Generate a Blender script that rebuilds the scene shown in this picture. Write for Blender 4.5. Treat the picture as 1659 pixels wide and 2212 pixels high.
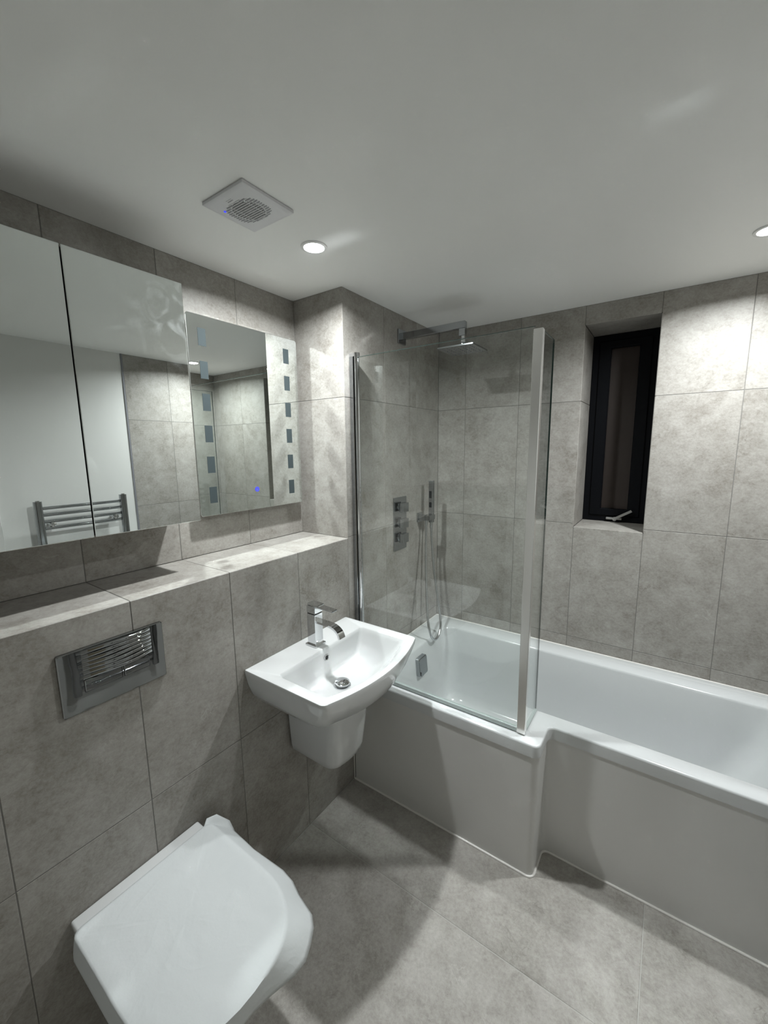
import bpy, bmesh, math, random
from mathutils import Vector, Matrix
from math import pi, sin, cos, tan, radians, sqrt

random.seed(7)
S = bpy.context.scene
for o in list(bpy.data.objects):
    bpy.data.objects.remove(o)
COL = S.collection

# ---------------------------------------------------------------- camera
W_PX, H_PX, F_PX = 1659, 2212, 880.9178
cam_d = bpy.data.cameras.new('camera')
cam_d.sensor_fit = 'VERTICAL'
cam_d.sensor_height = 36.0
cam_d.lens = F_PX / H_PX * 36.0
cam_d.clip_start = 0.02
cam_d.clip_end = 50
cam = bpy.data.objects.new('camera', cam_d)
COL.objects.link(cam)
YAW, PITCH, ROLL = -0.6082, -0.1543, -0.0116
_f = Vector((sin(YAW) * cos(PITCH), cos(YAW) * cos(PITCH), sin(PITCH)))
_r = Vector((cos(YAW), -sin(YAW), 0))
_u = _r.cross(_f)
_R = cos(ROLL) * _r + sin(ROLL) * _u
_U = -sin(ROLL) * _r + cos(ROLL) * _u
cam.matrix_world = Matrix(((_R.x, _U.x, -_f.x, 1.1440), (_R.y, _U.y, -_f.y, -2.2167),
                           (_R.z, _U.z, -_f.z, 1.5924), (0, 0, 0, 1)))
S.camera = cam

# ---------------------------------------------------------------- world, exposure
world = bpy.data.worlds.new('night')
S.world = world
world.use_nodes = True
world.node_tree.nodes['Background'].inputs[0].default_value = (0.016, 0.010, 0.008, 1)
world.node_tree.nodes['Background'].inputs[1].default_value = 0.6
vs = S.view_settings
vs.view_transform = 'Standard'
vs.look = 'None'
vs.gamma = 1.0
vs.use_curve_mapping = False
vs.exposure = 0.0
LAMP_WATT = 16.8
LAMP_COLOUR = (0.955, 0.995, 1.0)
LAMP_SPOTS = [(0.142, -1.158), (1.345, -0.415)]
S.cycles.max_bounces = 10
S.cycles.diffuse_bounces = 5
S.cycles.glossy_bounces = 6
S.cycles.transparent_max_bounces = 16
S.cycles.adaptive_threshold = 0.02
S.cycles.blur_glossy = 0.0
S.cycles.use_guiding = True
S.cycles.sample_clamp_indirect = 0.0

# ---------------------------------------------------------------- room dimensions
H = 2.2426            # ceiling
RX = 1.74             # right wall
YF = -2.95            # wall behind the camera
YP = -0.856           # pier face / end of shower wall
ZL = 1.2013           # ledge top
DR = 0.282            # depth of the recess above the ledge
Z1, TH, T = 1.8088, 0.6027, 0.3
YG = -0.8565          # wall joint grid along y
WX0, WX1, WZ0, WZ1, WD = 0.7705, 1.0695, 1.190, 2.156, 0.255

# ---------------------------------------------------------------- node helpers
def mat(name):
    m = bpy.data.materials.new(name)
    m.use_nodes = True
    nt = m.node_tree
    return m, nt, nt.nodes['Principled BSDF']

def simple(name, col, rough=0.5, metal=0.0, bump=0.0, bscale=200, spec=0.5, coat=0.0):
    m, nt, b = mat(name)
    b.inputs['Base Color'].default_value = (*col, 1)
    b.inputs['Roughness'].default_value = rough
    b.inputs['Metallic'].default_value = metal
    b.inputs['Specular IOR Level'].default_value = spec
    b.inputs['Coat Weight'].default_value = coat
    b.inputs['Coat Roughness'].default_value = 0.05
    g = nt.nodes.new('ShaderNodeNewGeometry')
    n = nt.nodes.new('ShaderNodeTexNoise')
    n.inputs['Scale'].default_value = bscale
    n.inputs['Detail'].default_value = 3
    nt.links.new(g.outputs['Position'], n.inputs['Vector'])
    mr = nt.nodes.new('ShaderNodeMapRange')
    mr.inputs['To Min'].default_value = rough * 0.97
    mr.inputs['To Max'].default_value = rough * 1.03
    nt.links.new(n.outputs['Fac'], mr.inputs['Value'])
    nt.links.new(mr.outputs[0], b.inputs['Roughness'])
    if bump:
        bp = nt.nodes.new('ShaderNodeBump')
        bp.inputs['Strength'].default_value = bump
        bp.inputs['Distance'].default_value = 0.002
        nt.links.new(n.outputs['Fac'], bp.inputs['Height'])
        nt.links.new(bp.outputs[0], b.inputs['Normal'])
    return m

def concrete(name, dark, mid, light, rough):
    """cloudy concrete-look porcelain: large clouds, streaks and fine specks, shifted per tile"""
    m, nt, b = mat(name)
    N, L = nt.nodes, nt.links
    g = N.new('ShaderNodeNewGeometry')
    oi = N.new('ShaderNodeObjectInfo')
    sc = N.new('ShaderNodeVectorMath'); sc.operation = 'SCALE'
    cv = N.new('ShaderNodeCombineXYZ')
    for i, k in enumerate((37.0, 71.0, 53.0)):
        mu = N.new('ShaderNodeMath'); mu.operation = 'MULTIPLY'
        mu.inputs[1].default_value = k
        L.new(oi.outputs['Random'], mu.inputs[0]); L.new(mu.outputs[0], cv.inputs[i])
    ad = N.new('ShaderNodeVectorMath'); ad.operation = 'ADD'
    L.new(g.outputs['Position'], ad.inputs[0]); L.new(cv.outputs[0], ad.inputs[1])
    def noise(scale, detail, rough_, dist=0.0, stretch=None):
        n = N.new('ShaderNodeTexNoise')
        n.inputs['Scale'].default_value = scale
        n.inputs['Detail'].default_value = detail
        n.inputs['Roughness'].default_value = rough_
        n.inputs['Distortion'].default_value = dist
        if stretch:
            mp = N.new('ShaderNodeMapping')
            mp.inputs['Scale'].default_value = stretch
            L.new(ad.outputs[0], mp.inputs['Vector']); L.new(mp.outputs[0], n.inputs['Vector'])
        else:
            L.new(ad.outputs[0], n.inputs['Vector'])
        return n
    big = noise(4.6, 7, 0.66, 0.3)
    mid_n = noise(15, 9, 0.70, 0.5, (1, 1, 1.2))
    fine = noise(95, 6, 0.75, 0.3, (1, 1, 1.2))
    def mix(a, bb, f):
        mx = N.new('ShaderNodeMix'); mx.data_type = 'FLOAT'
        mx.inputs['Factor'].default_value = f
        L.new(a, mx.inputs['A']); L.new(bb, mx.inputs['B'])
        return mx.outputs['Result']
    s1 = mix(big.outputs['Fac'], mid_n.outputs['Fac'], 0.5)
    s2 = mix(s1, fine.outputs['Fac'], 0.36)
    cr = N.new('ShaderNodeValToRGB')
    e = cr.color_ramp.elements
    e[0].position = 0.385; e[0].color = (*dark, 1)
    e[1].position = 0.625; e[1].color = (*light, 1)
    x = e.new(0.50); x.color = (*mid, 1)
    L.new(s2, cr.inputs['Fac'])
    # fine pale and dark hairline scuffs, only here and there
    vn = noise(9, 5, 0.6, 1.6)
    ridge = N.new('ShaderNodeMath'); ridge.operation = 'SUBTRACT'; ridge.inputs[1].default_value = 0.5
    L.new(vn.outputs['Fac'], ridge.inputs[0])
    rab = N.new('ShaderNodeMath'); rab.operation = 'ABSOLUTE'; L.new(ridge.outputs[0], rab.inputs[0])
    rmk = N.new('ShaderNodeMapRange'); rmk.inputs['From Min'].default_value = 0.0; rmk.inputs['From Max'].default_value = 0.016
    rmk.inputs['To Min'].default_value = 1.0; rmk.inputs['To Max'].default_value = 0.0
    L.new(rab.outputs[0], rmk.inputs['Value'])
    gate = noise(6.5, 3, 0.5)
    gm = N.new('ShaderNodeMapRange'); gm.inputs['From Min'].default_value = 0.52; gm.inputs['From Max'].default_value = 0.62
    L.new(gate.outputs['Fac'], gm.inputs['Value'])
    sign = N.new('ShaderNodeMapRange'); sign.inputs['From Min'].default_value = 0.40; sign.inputs['From Max'].default_value = 0.60
    sign.inputs['To Min'].default_value = -0.13; sign.inputs['To Max'].default_value = 0.12
    L.new(big.outputs['Fac'], sign.inputs['Value'])
    m1 = N.new('ShaderNodeMath'); m1.operation = 'MULTIPLY'; L.new(rmk.outputs[0], m1.inputs[0]); L.new(gm.outputs[0], m1.inputs[1])
    m2_ = N.new('ShaderNodeMath'); m2_.operation = 'MULTIPLY'; L.new(m1.outputs[0], m2_.inputs[0]); L.new(sign.outputs[0], m2_.inputs[1])
    sm_ = N.new('ShaderNodeMath'); sm_.operation = 'ADD'; L.new(s2, sm_.inputs[0]); L.new(m2_.outputs[0], sm_.inputs[1])
    L.new(sm_.outputs[0], cr.inputs['Fac'])
    # dark pin specks
    v = noise(330, 2, 0.5)
    sp = N.new('ShaderNodeMapRange')
    sp.inputs['From Min'].default_value = 0.66; sp.inputs['From Max'].default_value = 0.74
    sp.inputs['To Min'].default_value = 1.0; sp.inputs['To Max'].default_value = 0.84
    L.new(v.outputs['Fac'], sp.inputs['Value'])
    hs = N.new('ShaderNodeHueSaturation')
    mrv = N.new('ShaderNodeMapRange')
    mrv.inputs['To Min'].default_value = 0.94; mrv.inputs['To Max'].default_value = 1.05
    L.new(oi.outputs['Random'], mrv.inputs['Value'])
    mm = N.new('ShaderNodeMath'); mm.operation = 'MULTIPLY'
    L.new(mrv.outputs[0], mm.inputs[0]); L.new(sp.outputs[0], mm.inputs[1])
    L.new(mm.outputs[0], hs.inputs['Value'])
    L.new(cr.outputs['Color'], hs.inputs['Color'])
    L.new(hs.outputs['Color'], b.inputs['Base Color'])
    rr = N.new('ShaderNodeMapRange')
    rr.inputs['To Min'].default_value = rough - 0.07; rr.inputs['To Max'].default_value = rough + 0.08
    L.new(mid_n.outputs['Fac'], rr.inputs['Value']); L.new(rr.outputs[0], b.inputs['Roughness'])
    b.inputs['Specular IOR Level'].default_value = 0.28
    bp = N.new('ShaderNodeBump'); bp.inputs['Strength'].default_value = 0.10
    bp.inputs['Distance'].default_value = 0.0015
    L.new(s2, bp.inputs['Height']); L.new(bp.outputs[0], b.inputs['Normal'])
    return m

def glass_mat(name, tint, ior=1.5, refl=1.0):
    m = bpy.data.materials.new(name); m.use_nodes = True
    nt = m.node_tree; N, L = nt.nodes, nt.links
    N.remove(N['Principled BSDF'])
    tr = N.new('ShaderNodeBsdfTransparent'); tr.inputs[0].default_value = (*tint, 1)
    gl = N.new('ShaderNodeBsdfGlossy'); gl.inputs['Roughness'].default_value = 0.0
    gl.inputs['Color'].default_value = (refl, refl, refl, 1)
    fr = N.new('ShaderNodeFresnel')
    gg = N.new('ShaderNodeNewGeometry')          # thin pane: same reflectance entering and leaving
    mf = N.new('ShaderNodeMapRange')
    mf.inputs['To Min'].default_value = ior; mf.inputs['To Max'].default_value = 1 / ior
    L.new(gg.outputs['Backfacing'], mf.inputs['Value']); L.new(mf.outputs[0], fr.inputs['IOR'])
    mx = N.new('ShaderNodeMixShader')
    L.new(fr.outputs[0], mx.inputs[0]); L.new(tr.outputs[0], mx.inputs[1]); L.new(gl.outputs[0], mx.inputs[2])
    L.new(mx.outputs[0], N['Material Output'].inputs['Surface'])
    return m

def emit_mat(name, col, strength):
    m, nt, b = mat(name)
    b.inputs['Base Color'].default_value = (0.01, 0.01, 0.01, 1)
    b.inputs['Emission Color'].default_value = (*col, 1)
    b.inputs['Emission Strength'].default_value = strength
    return m

def mirror_mat():
    m, nt, b = mat('mirror_silver')
    N, L = nt.nodes, nt.links
    b.inputs['Base Color'].default_value = (0.82, 0.86, 0.845, 1)
    b.inputs['Metallic'].default_value = 1.0
    b.inputs['Roughness'].default_value = 0.0
    b.inputs['Specular Tint'].default_value = (0.9, 0.95, 0.93, 1)
    return m

def smudged_mirror():
    """same silvering with a faint wiped haze near the upper corner of the door"""
    m, nt, b = mat('smudged_mirror_silver')
    N, L = nt.nodes, nt.links
    b.inputs['Base Color'].default_value = (0.82, 0.86, 0.845, 1)
    b.inputs['Metallic'].default_value = 1.0
    b.inputs['Roughness'].default_value = 0.0
    haze = N.new('ShaderNodeBsdfDiffuse'); haze.inputs[0].default_value = (0.7, 0.74, 0.74, 1)
    g = N.new('ShaderNodeNewGeometry')
    ds = N.new('ShaderNodeVectorMath'); ds.operation = 'DISTANCE'
    ds.inputs[1].default_value = (-0.10, -1.52, 1.98)
    L.new(g.outputs['Position'], ds.inputs[0])
    mr = N.new('ShaderNodeMapRange')
    mr.inputs['From Min'].default_value = 0.02; mr.inputs['From Max'].default_value = 0.17
    mr.inputs['To Min'].default_value = 1.0; mr.inputs['To Max'].default_value = 0.0
    L.new(ds.outputs['Value'], mr.inputs['Value'])
    n = N.new('ShaderNodeTexNoise'); n.inputs['Scale'].default_value = 16
    n.inputs['Detail'].default_value = 5; n.inputs['Distortion'].default_value = 1.2
    L.new(g.outputs['Position'], n.inputs['Vector'])
    m2 = N.new('ShaderNodeMapRange')
    m2.inputs['From Min'].default_value = 0.47; m2.inputs['From Max'].default_value = 0.72
    m2.inputs['To Max'].default_value = 0.22
    L.new(n.outputs['Fac'], m2.inputs['Value'])
    mu = N.new('ShaderNodeMath'); mu.operation = 'MULTIPLY'
    L.new(mr.outputs[0], mu.inputs[0]); L.new(m2.outputs[0], mu.inputs[1])
    mx = N.new('ShaderNodeMixShader')
    L.new(mu.outputs[0], mx.inputs[0]); L.new(b.outputs[0], mx.inputs[1]); L.new(haze.outputs[0], mx.inputs[2])
    L.new(mx.outputs[0], N['Material Output'].inputs['Surface'])
    return m

M_TILE = concrete('concrete_tile', (0.212, 0.195, 0.173), (0.312, 0.297, 0.273), (0.398, 0.384, 0.361), 0.46)
M_FLOOR = concrete('concrete_floor_tile', (0.265, 0.250, 0.225), (0.378, 0.360, 0.332), (0.480, 0.463, 0.434), 0.42)
M_GROUT = simple('dark_grout', (0.17, 0.165, 0.155), 0.9, bump=0.2, bscale=600)
M_FGROUT = simple('pale_grout', (0.42, 0.41, 0.385), 0.9, bump=0.2, bscale=600)
M_PAINT = simple('white_paint', (0.69, 0.69, 0.672), 0.62, bump=0.06, bscale=260)
M_CEIL = simple('ceiling_paint', (0.83, 0.835, 0.82), 0.55, bump=0.05, bscale=180)
M_CERAMIC = simple('white_ceramic', (0.60, 0.61, 0.61), 0.08, bscale=40, coat=0.3)
M_ACRYLIC = simple('white_acrylic', (0.60, 0.615, 0.62), 0.14, bscale=40)
M_PANEL = simple('panel_acrylic', (0.62, 0.615, 0.60), 0.28, bscale=60)
M_PLASTIC = simple('white_plastic', (0.66, 0.66, 0.68), 0.38, bscale=90)
M_DPLASTIC = simple('grey_plastic', (0.20, 0.20, 0.22), 0.45, bscale=90)
M_CAVITY = simple('cavity_shade', (0.045, 0.045, 0.055), 0.5)  # shade of a deep fan interior, put into the colour of a shallow one
M_CHROME = simple('chrome', (0.66, 0.67, 0.68), 0.035, 1.0, bscale=30)
M_DCHROME = simple('plated_plastic', (0.27, 0.275, 0.275), 0.015, 1.0, bump=0.30, bscale=5)
M_SATIN = simple('satin_aluminium', (0.90, 0.89, 0.87), 0.26, 1.0, bscale=120)
M_RAIL = simple('polished_steel', (0.40, 0.415, 0.43), 0.09, 1.0, bscale=60)
M_HOSE = simple('hose_metal', (0.60, 0.61, 0.62), 0.22, 1.0, bscale=400)
M_BLACK = simple('black_gap', (0.010, 0.011, 0.012), 0.5)
M_FRAME = simple('anthracite_frame', (0.003, 0.0035, 0.005), 0.5, bscale=200, spec=0.12)
M_SILICONE = simple('white_silicone', (0.72, 0.70, 0.67), 0.4)
M_PAPER = simple('tissue_wrap', (0.60, 0.625, 0.63), 0.75, bump=0.12, bscale=140, spec=0.2)
def wrinkle(m, scale, strength):
    nt = m.node_tree; N, L = nt.nodes, nt.links; b = N['Principled BSDF']
    g = N.new('ShaderNodeNewGeometry')
    n = N.new('ShaderNodeTexNoise'); n.inputs['Scale'].default_value = scale
    n.inputs['Detail'].default_value = 2.5; n.inputs['Distortion'].default_value = 1.0
    L.new(g.outputs['Position'], n.inputs['Vector'])
    a = N.new('ShaderNodeMath'); a.operation = 'SUBTRACT'; a.inputs[1].default_value = 0.5
    c = N.new('ShaderNodeMath'); c.operation = 'ABSOLUTE'
    L.new(n.outputs['Fac'], a.inputs[0]); L.new(a.outputs[0], c.inputs[0])
    bp = N.new('ShaderNodeBump'); bp.inputs['Strength'].default_value = strength
    bp.inputs['Distance'].default_value = 0.02; bp.invert = True
    old = b.inputs['Normal'].links[0].from_socket
    L.new(c.outputs[0], bp.inputs['Height']); L.new(old, bp.inputs['Normal'])
    L.new(bp.outputs[0], b.inputs['Normal'])
wrinkle(M_PAPER, 6.5, 0.2)
M_FROST = simple('frosted_strip', (0.050, 0.064, 0.068), 0.55, spec=0.1)
M_HANDLE = simple('grey_window_handle', (0.36, 0.36, 0.35), 0.35, 0.6)
M_SEAL = simple('clear_seal', (0.42, 0.47, 0.46), 0.25)
M_MIRROR = mirror_mat()
M_SMUDGE = smudged_mirror()
M_GLASS = glass_mat('shower_glass', (0.965, 0.982, 0.974), 1.48)
M_GEDGE = simple('green_glass_edge', (0.020, 0.034, 0.030), 0.15, spec=0.25)
M_BLUE = emit_mat('blue_indicator', (0.035, 0.05, 1.0), 1.3)
M_LENS = emit_mat('lamp_lens', (0.93, 1.0, 1.0), 22.0)
M_BEZEL = simple('white_bezel', (0.75, 0.75, 0.74), 0.35)

def pane_mat():
    m, nt, b = mat('obscured_night_pane')
    N, L = nt.nodes, nt.links
    b.inputs['Base Color'].default_value = (0.16, 0.11, 0.09, 1)
    b.inputs['Specular IOR Level'].default_value = 0.1
    b.inputs['Transmission Weight'].default_value = 0.9
    b.inputs['Roughness'].default_value = 0.55
    g = N.new('ShaderNodeNewGeometry'); n = N.new('ShaderNodeTexNoise')
    n.inputs['Scale'].default_value = 300
    L.new(g.outputs['Position'], n.inputs['Vector'])
    bp = N.new('ShaderNodeBump'); bp.inputs['Strength'].default_value = 0.2; bp.inputs['Distance'].default_value = 0.001
    L.new(n.outputs['Fac'], bp.inputs['Height']); L.new(bp.outputs[0], b.inputs['Normal'])
    return m
M_PANE = pane_mat()

# ---------------------------------------------------------------- mesh helpers
def finish(bm, name, m, parent=None, smooth=False, loc=None, angle=35):
    me = bpy.data.meshes.new(name)
    bmesh.ops.recalc_face_normals(bm, faces=bm.faces)
    bm.to_mesh(me); bm.free()
    if isinstance(m, (list, tuple)):
        for x in m: me.materials.append(x)
    else:
        me.materials.append(m)
    if smooth:
        for p in me.polygons: p.use_smooth = True
        try: me.set_sharp_from_angle(angle=radians(angle))
        except Exception: pass
    o = bpy.data.objects.new(name, me)
    COL.objects.link(o)
    if parent: o.parent = parent
    if loc: o.location = loc
    return o

def tag(o, label=None, cat=None, group=None, kind=None):
    if label: o['label'] = label
    if cat: o['category'] = cat
    if group: o['group'] = group
    if kind: o['kind'] = kind
    return o

def thing(name, label, cat, loc, group=None):
    o = bpy.data.objects.new(name, None)
    o.empty_display_size = 0.05
    COL.objects.link(o); o.location = loc
    return tag(o, label, cat, group)

def rel(o, t):
    """meshes are modelled in room coordinates; move their data so the parent Empty can carry the place"""
    o.data.transform(Matrix.Translation(-Vector(t.location)))
    return o

def add_box(bm, x0, x1, y0, y1, z0, z1, bevel=0.0, seg=1):
    r = bmesh.ops.create_cube(bm, size=1.0)
    vs_ = r['verts']
    for v in vs_:
        v.co = Vector(((x0 + x1) / 2 + v.co.x * (x1 - x0), (y0 + y1) / 2 + v.co.y * (y1 - y0), (z0 + z1) / 2 + v.co.z * (z1 - z0)))
    if bevel:
        es = list({e for v in vs_ for e in v.link_edges})
        bmesh.ops.bevel(bm, geom=es, offset=bevel, segments=seg, profile=0.5, affect='EDGES')

def box(name, m, x0, x1, y0, y1, z0, z1, bevel=0.0, seg=1, parent=None, smooth=False):
    bm = bmesh.new(); add_box(bm, x0, x1, y0, y1, z0, z1, bevel, seg)
    return finish(bm, name, m, parent, smooth)

def part(t, o):
    o.parent = t
    base = t
    off = Vector((0, 0, 0))
    while base is not None:
        off += Vector(base.location); base = base.parent
    o.data.transform(Matrix.Translation(-off))
    return o

def add_cyl(bm, p0, p1, r0, r1=None, seg=24, cap=True):
    r1 = r0 if r1 is None else r1
    p0, p1 = Vector(p0), Vector(p1)
    d = (p1 - p0).normalized()
    a = d.orthogonal().normalized(); b = d.cross(a)
    rings = []
    for p, r in ((p0, r0), (p1, r1)):
        rings.append([bm.verts.new(p + r * (cos(2 * pi * i / seg) * a + sin(2 * pi * i / seg) * b)) for i in range(seg)])
    for i in range(seg):
        j = (i + 1) % seg
        bm.faces.new((rings[0][i], rings[0][j], rings[1][j], rings[1][i]))
    if cap:
        bm.faces.new(rings[0][::-1]); bm.faces.new(rings[1])

def add_lathe(bm, c, axis, prof, seg=32, closed=False):
    """prof: list of (along, radius)"""
    c = Vector(c); d = Vector(axis).normalized(); a = d.orthogonal().normalized(); b = d.cross(a)
    rings = []
    for h, r in prof:
        if r < 1e-6:
            rings.append([bm.verts.new(c + d * h)])
        else:
            rings.append([bm.verts.new(c + d * h + r * (cos(2 * pi * i / seg) * a + sin(2 * pi * i / seg) * b)) for i in range(seg)])
    for A, B in zip(rings, rings[1:]):
        for i in range(seg):
            j = (i + 1) % seg
            if len(A) == 1 and len(B) == 1: continue
            if len(A) == 1: bm.faces.new((A[0], B[j], B[i]))
            elif len(B) == 1: bm.faces.new((A[i], A[j], B[0]))
            else: bm.faces.new((A[i], A[j], B[j], B[i]))

def add_tube(bm, pts, r, seg=10):
    pts = [Vector(p) for p in pts]
    rings = []; prev = None
    for i, p in enumerate(pts):
        t = (pts[min(i + 1, len(pts) - 1)] - pts[max(i - 1, 0)]).normalized()
        a = t.orthogonal().normalized() if prev is None else (prev - t * prev.dot(t)).normalized()
        prev = a; b = t.cross(a)
        rings.append([bm.verts.new(p + r * (cos(2 * pi * k / seg) * a + sin(2 * pi * k / seg) * b)) for k in range(seg)])
    for A, B in zip(rings, rings[1:]):
        for k in range(seg):
            j = (k + 1) % seg
            bm.faces.new((A[k], A[j], B[j], B[k]))
    bm.faces.new(rings[0][::-1]); bm.faces.new(rings[-1])

def catmull(P, n=8):
    P = [Vector(p) for p in P]; out = []
    for i in range(len(P) - 1):
        p0, p1, p2, p3 = P[max(i - 1, 0)], P[i], P[i + 1], P[min(i + 2, len(P) - 1)]
        for k in range(n):
            t = k / n
            out.append(0.5 * ((2 * p1) + (p2 - p0) * t + (2 * p0 - 5 * p1 + 4 * p2 - p3) * t * t + (-p0 + 3 * p1 - 3 * p2 + p3) * t ** 3))
    out.append(P[-1]); return out

def round_poly(corners, seg=6):
    """corners: (x, y, r) counter-clockwise -> rounded outline with a fixed number of points"""
    n = len(corners); out = []
    for i in range(n):
        p = Vector(corners[i][:2]); r = corners[i][2]
        a = (Vector(corners[i - 1][:2]) - p).normalized(); b = (Vector(corners[(i + 1) % n][:2]) - p).normalized()
        ang = a.angle(b); d = r / tan(ang / 2)
        c = p + (a + b).normalized() * (r / sin(ang / 2))
        s = p + a * d - c; e = p + b * d - c
        a0 = math.atan2(s.y, s.x)
        da = (math.atan2(e.y, e.x) - a0 + pi) % (2 * pi) - pi
        for k in range(seg + 1):
            t = a0 + da * k / seg
            out.append(c + Vector((cos(t), sin(t))) * r)
    return out

def inset(poly, d):
    """offset a CCW corner list inwards by d (miter)"""
    n = len(poly); out = []
    for i in range(n):
        p = Vector(poly[i]); a = Vector(poly[i - 1]); b = Vector(poly[(i + 1) % n])
        e1 = (p - a).normalized(); e2 = (b - p).normalized()
        n1 = Vector((-e1.y, e1.x)); n2 = Vector((-e2.y, e2.x))
        out.append(p + (n1 + n2) * (d / (1 + n1.dot(n2))))
    return out

def loft(bm, loops, cap0=False, cap1=False):
    R = [[bm.verts.new(p) for p in L] for L in loops]
    for A, B in zip(R, R[1:]):
        n = len(A)
        for i in range(n):
            j = (i + 1) % n
            bm.faces.new((A[i], A[j], B[j], B[i]))
    if cap0: bm.faces.new(R[0][::-1])
    if cap1: bm.faces.new(R[-1])
    return R

def plate_yz(bm, x0, x1, y0, y1, z0, z1, r=0.005, seg=5, edge=0.001):
    """thin plate facing +x with rounded corners"""
    P = round_poly([(y0, z0, r), (y1, z0, r), (y1, z1, r), (y0, z1, r)], seg)
    Q = round_poly([(y0 + edge, z0 + edge, r), (y1 - edge, z0 + edge, r), (y1 - edge, z1 - edge, r), (y0 + edge, z1 - edge, r)], seg)
    loft(bm, [[(x0, p.x, p.y) for p in P], [(x1 - edge, p.x, p.y) for p in P], [(x1, p.x, p.y) for p in Q]], True, True)

# ---------------------------------------------------------------- tiles
_TM = {}
GAP = 0.0022
TT = 0.008
def tile(parent, axis, sign, level, u0, u1, v0, v1, m=None, name='tile', gap=GAP):
    """one tile. axis: normal axis; sign: which way the face looks; level: face plane; (u,v) are the other two axes in order"""
    w, h = u1 - u0 - gap, v1 - v0 - gap
    m = m or M_TILE
    key = (axis, sign, round(w, 4), round(h, 4), m.name)
    if key not in _TM:
        bm = bmesh.new(); c = 0.0009
        ax = [i for i in range(3) if i != axis]
        def P(u, v, d):
            q = [0, 0, 0]; q[ax[0]] = u; q[ax[1]] = v; q[axis] = d * sign; return q
        rings = []
        for (dw, d) in ((0, -TT), (0, -c), (c, 0)):
            a, b = w / 2 - dw, h / 2 - dw
            rings.append([P(-a, -b, d), P(a, -b, d), P(a, b, d), P(-a, b, d)])
        loft(bm, rings, True, True)
        bmesh.ops.recalc_face_normals(bm, faces=bm.faces)
        me = bpy.data.meshes.new(name); bm.to_mesh(me); bm.free(); me.materials.append(m)
        _TM[key] = me
    o = bpy.data.objects.new(name, _TM[key])
    COL.objects.link(o)
    o.parent = parent
    loc = [0, 0, 0]
    ax = [i for i in range(3) if i != axis]
    loc[axis] = level; loc[ax[0]] = (u0 + u1) / 2; loc[ax[1]] = (v0 + v1) / 2
    o.location = Vector(loc) - Vector(parent.location)
    return o

def cuts(a, b, origin, step):
    k = math.ceil((a - origin) / step + 1e-6)
    out = [a]
    x = origin + k * step
    while x < b - 1e-4:
        if x - out[-1] > 0.004: out.append(x)
        x += step
    out.append(b); return out

ROWS = [0.0, Z1 - 2 * TH, Z1 - TH, Z1, H]
G = 0.0010   # grout sits this far behind the tile faces

# ---------------------------------------------------------------- structure
def structure(name, bm, m):
    o = finish(bm, name, m); o['kind'] = 'structure'; return o

bm = bmesh.new(); add_box(bm, -0.4, RX + 0.2, YF - 0.1, 0.3, -0.1, -G)
floor = structure('floor', bm, M_FGROUT)
fx = [0.0, 1.195, RX]
for y0, y1 in zip([YF, -2.35, -1.75, -1.15, -0.55], [-2.35, -1.75, -1.15, -0.55, 0.0]):
    for x0, x1 in zip(fx, fx[1:]):
        tile(floor, 2, 1, 0.0, x0, x1, y0, y1, M_FLOOR, 'floor_tile', gap=0.003)

bm = bmesh.new(); add_box(bm, -0.4, RX + 0.2, YF - 0.1, 0.3, H, H + 0.1)
ceiling = structure('ceiling', bm, M_CEIL)

# wall_left: boxing below the ledge and the full-height shower wall beyond the pier, both in the plane x = 0
bm = bmesh.new()
add_box(bm, -0.40, -G, YP + 0.002, 0.26, 0, H)
add_box(bm, -0.40, -G, YF - 0.1, YP + 0.002, 0, ZL - 0.004)
wall_left = structure('wall_left', bm, M_GROUT)
ycols = cuts(YF, 0.0, YG, T)
for y0, y1 in zip(ycols, ycols[1:]):
    low = y1 <= YP + 0.01
    rows = [0.0, ROWS[1], ZL] if low else ROWS
    for z0, z1 in zip(rows, rows[1:]):
        tile(wall_left, 0, 1, 0.0, y0, y1, z0, z1)

bm = bmesh.new(); add_box(bm, -0.40, -0.0005, YP + G, YP + 0.02, ZL, H)
wall_pier = structure('wall_pier', bm, M_GROUT)
for z0, z1 in zip([ZL, Z1], [Z1, H]):
    tile(wall_pier, 1, -1, YP, -DR, 0.0, z0, z1)

bm = bmesh.new(); add_box(bm, -0.40, -DR - G, YF - 0.1, YP + 0.001, ZL, H)
wall_recess = structure('wall_recess', bm, M_GROUT)
yr = cuts(YF, YP, YG, T)
for y0, y1 in zip(yr, yr[1:]):
    for z0, z1 in zip([ZL, Z1], [Z1, H]):
        tile(wall_recess, 0, 1, -DR, y0, y1, z0, z1)

bm = bmesh.new(); add_box(bm, -DR, -0.001, YF, YP, ZL - 0.004, ZL - G)
ledge = structure('ledge', bm, M_GROUT)
for y0, y1 in zip(yr, yr[1:]):
    tile(ledge, 2, 1, ZL, -DR, 0.0, y0, y1, None, 'ledge_tile')

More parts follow.
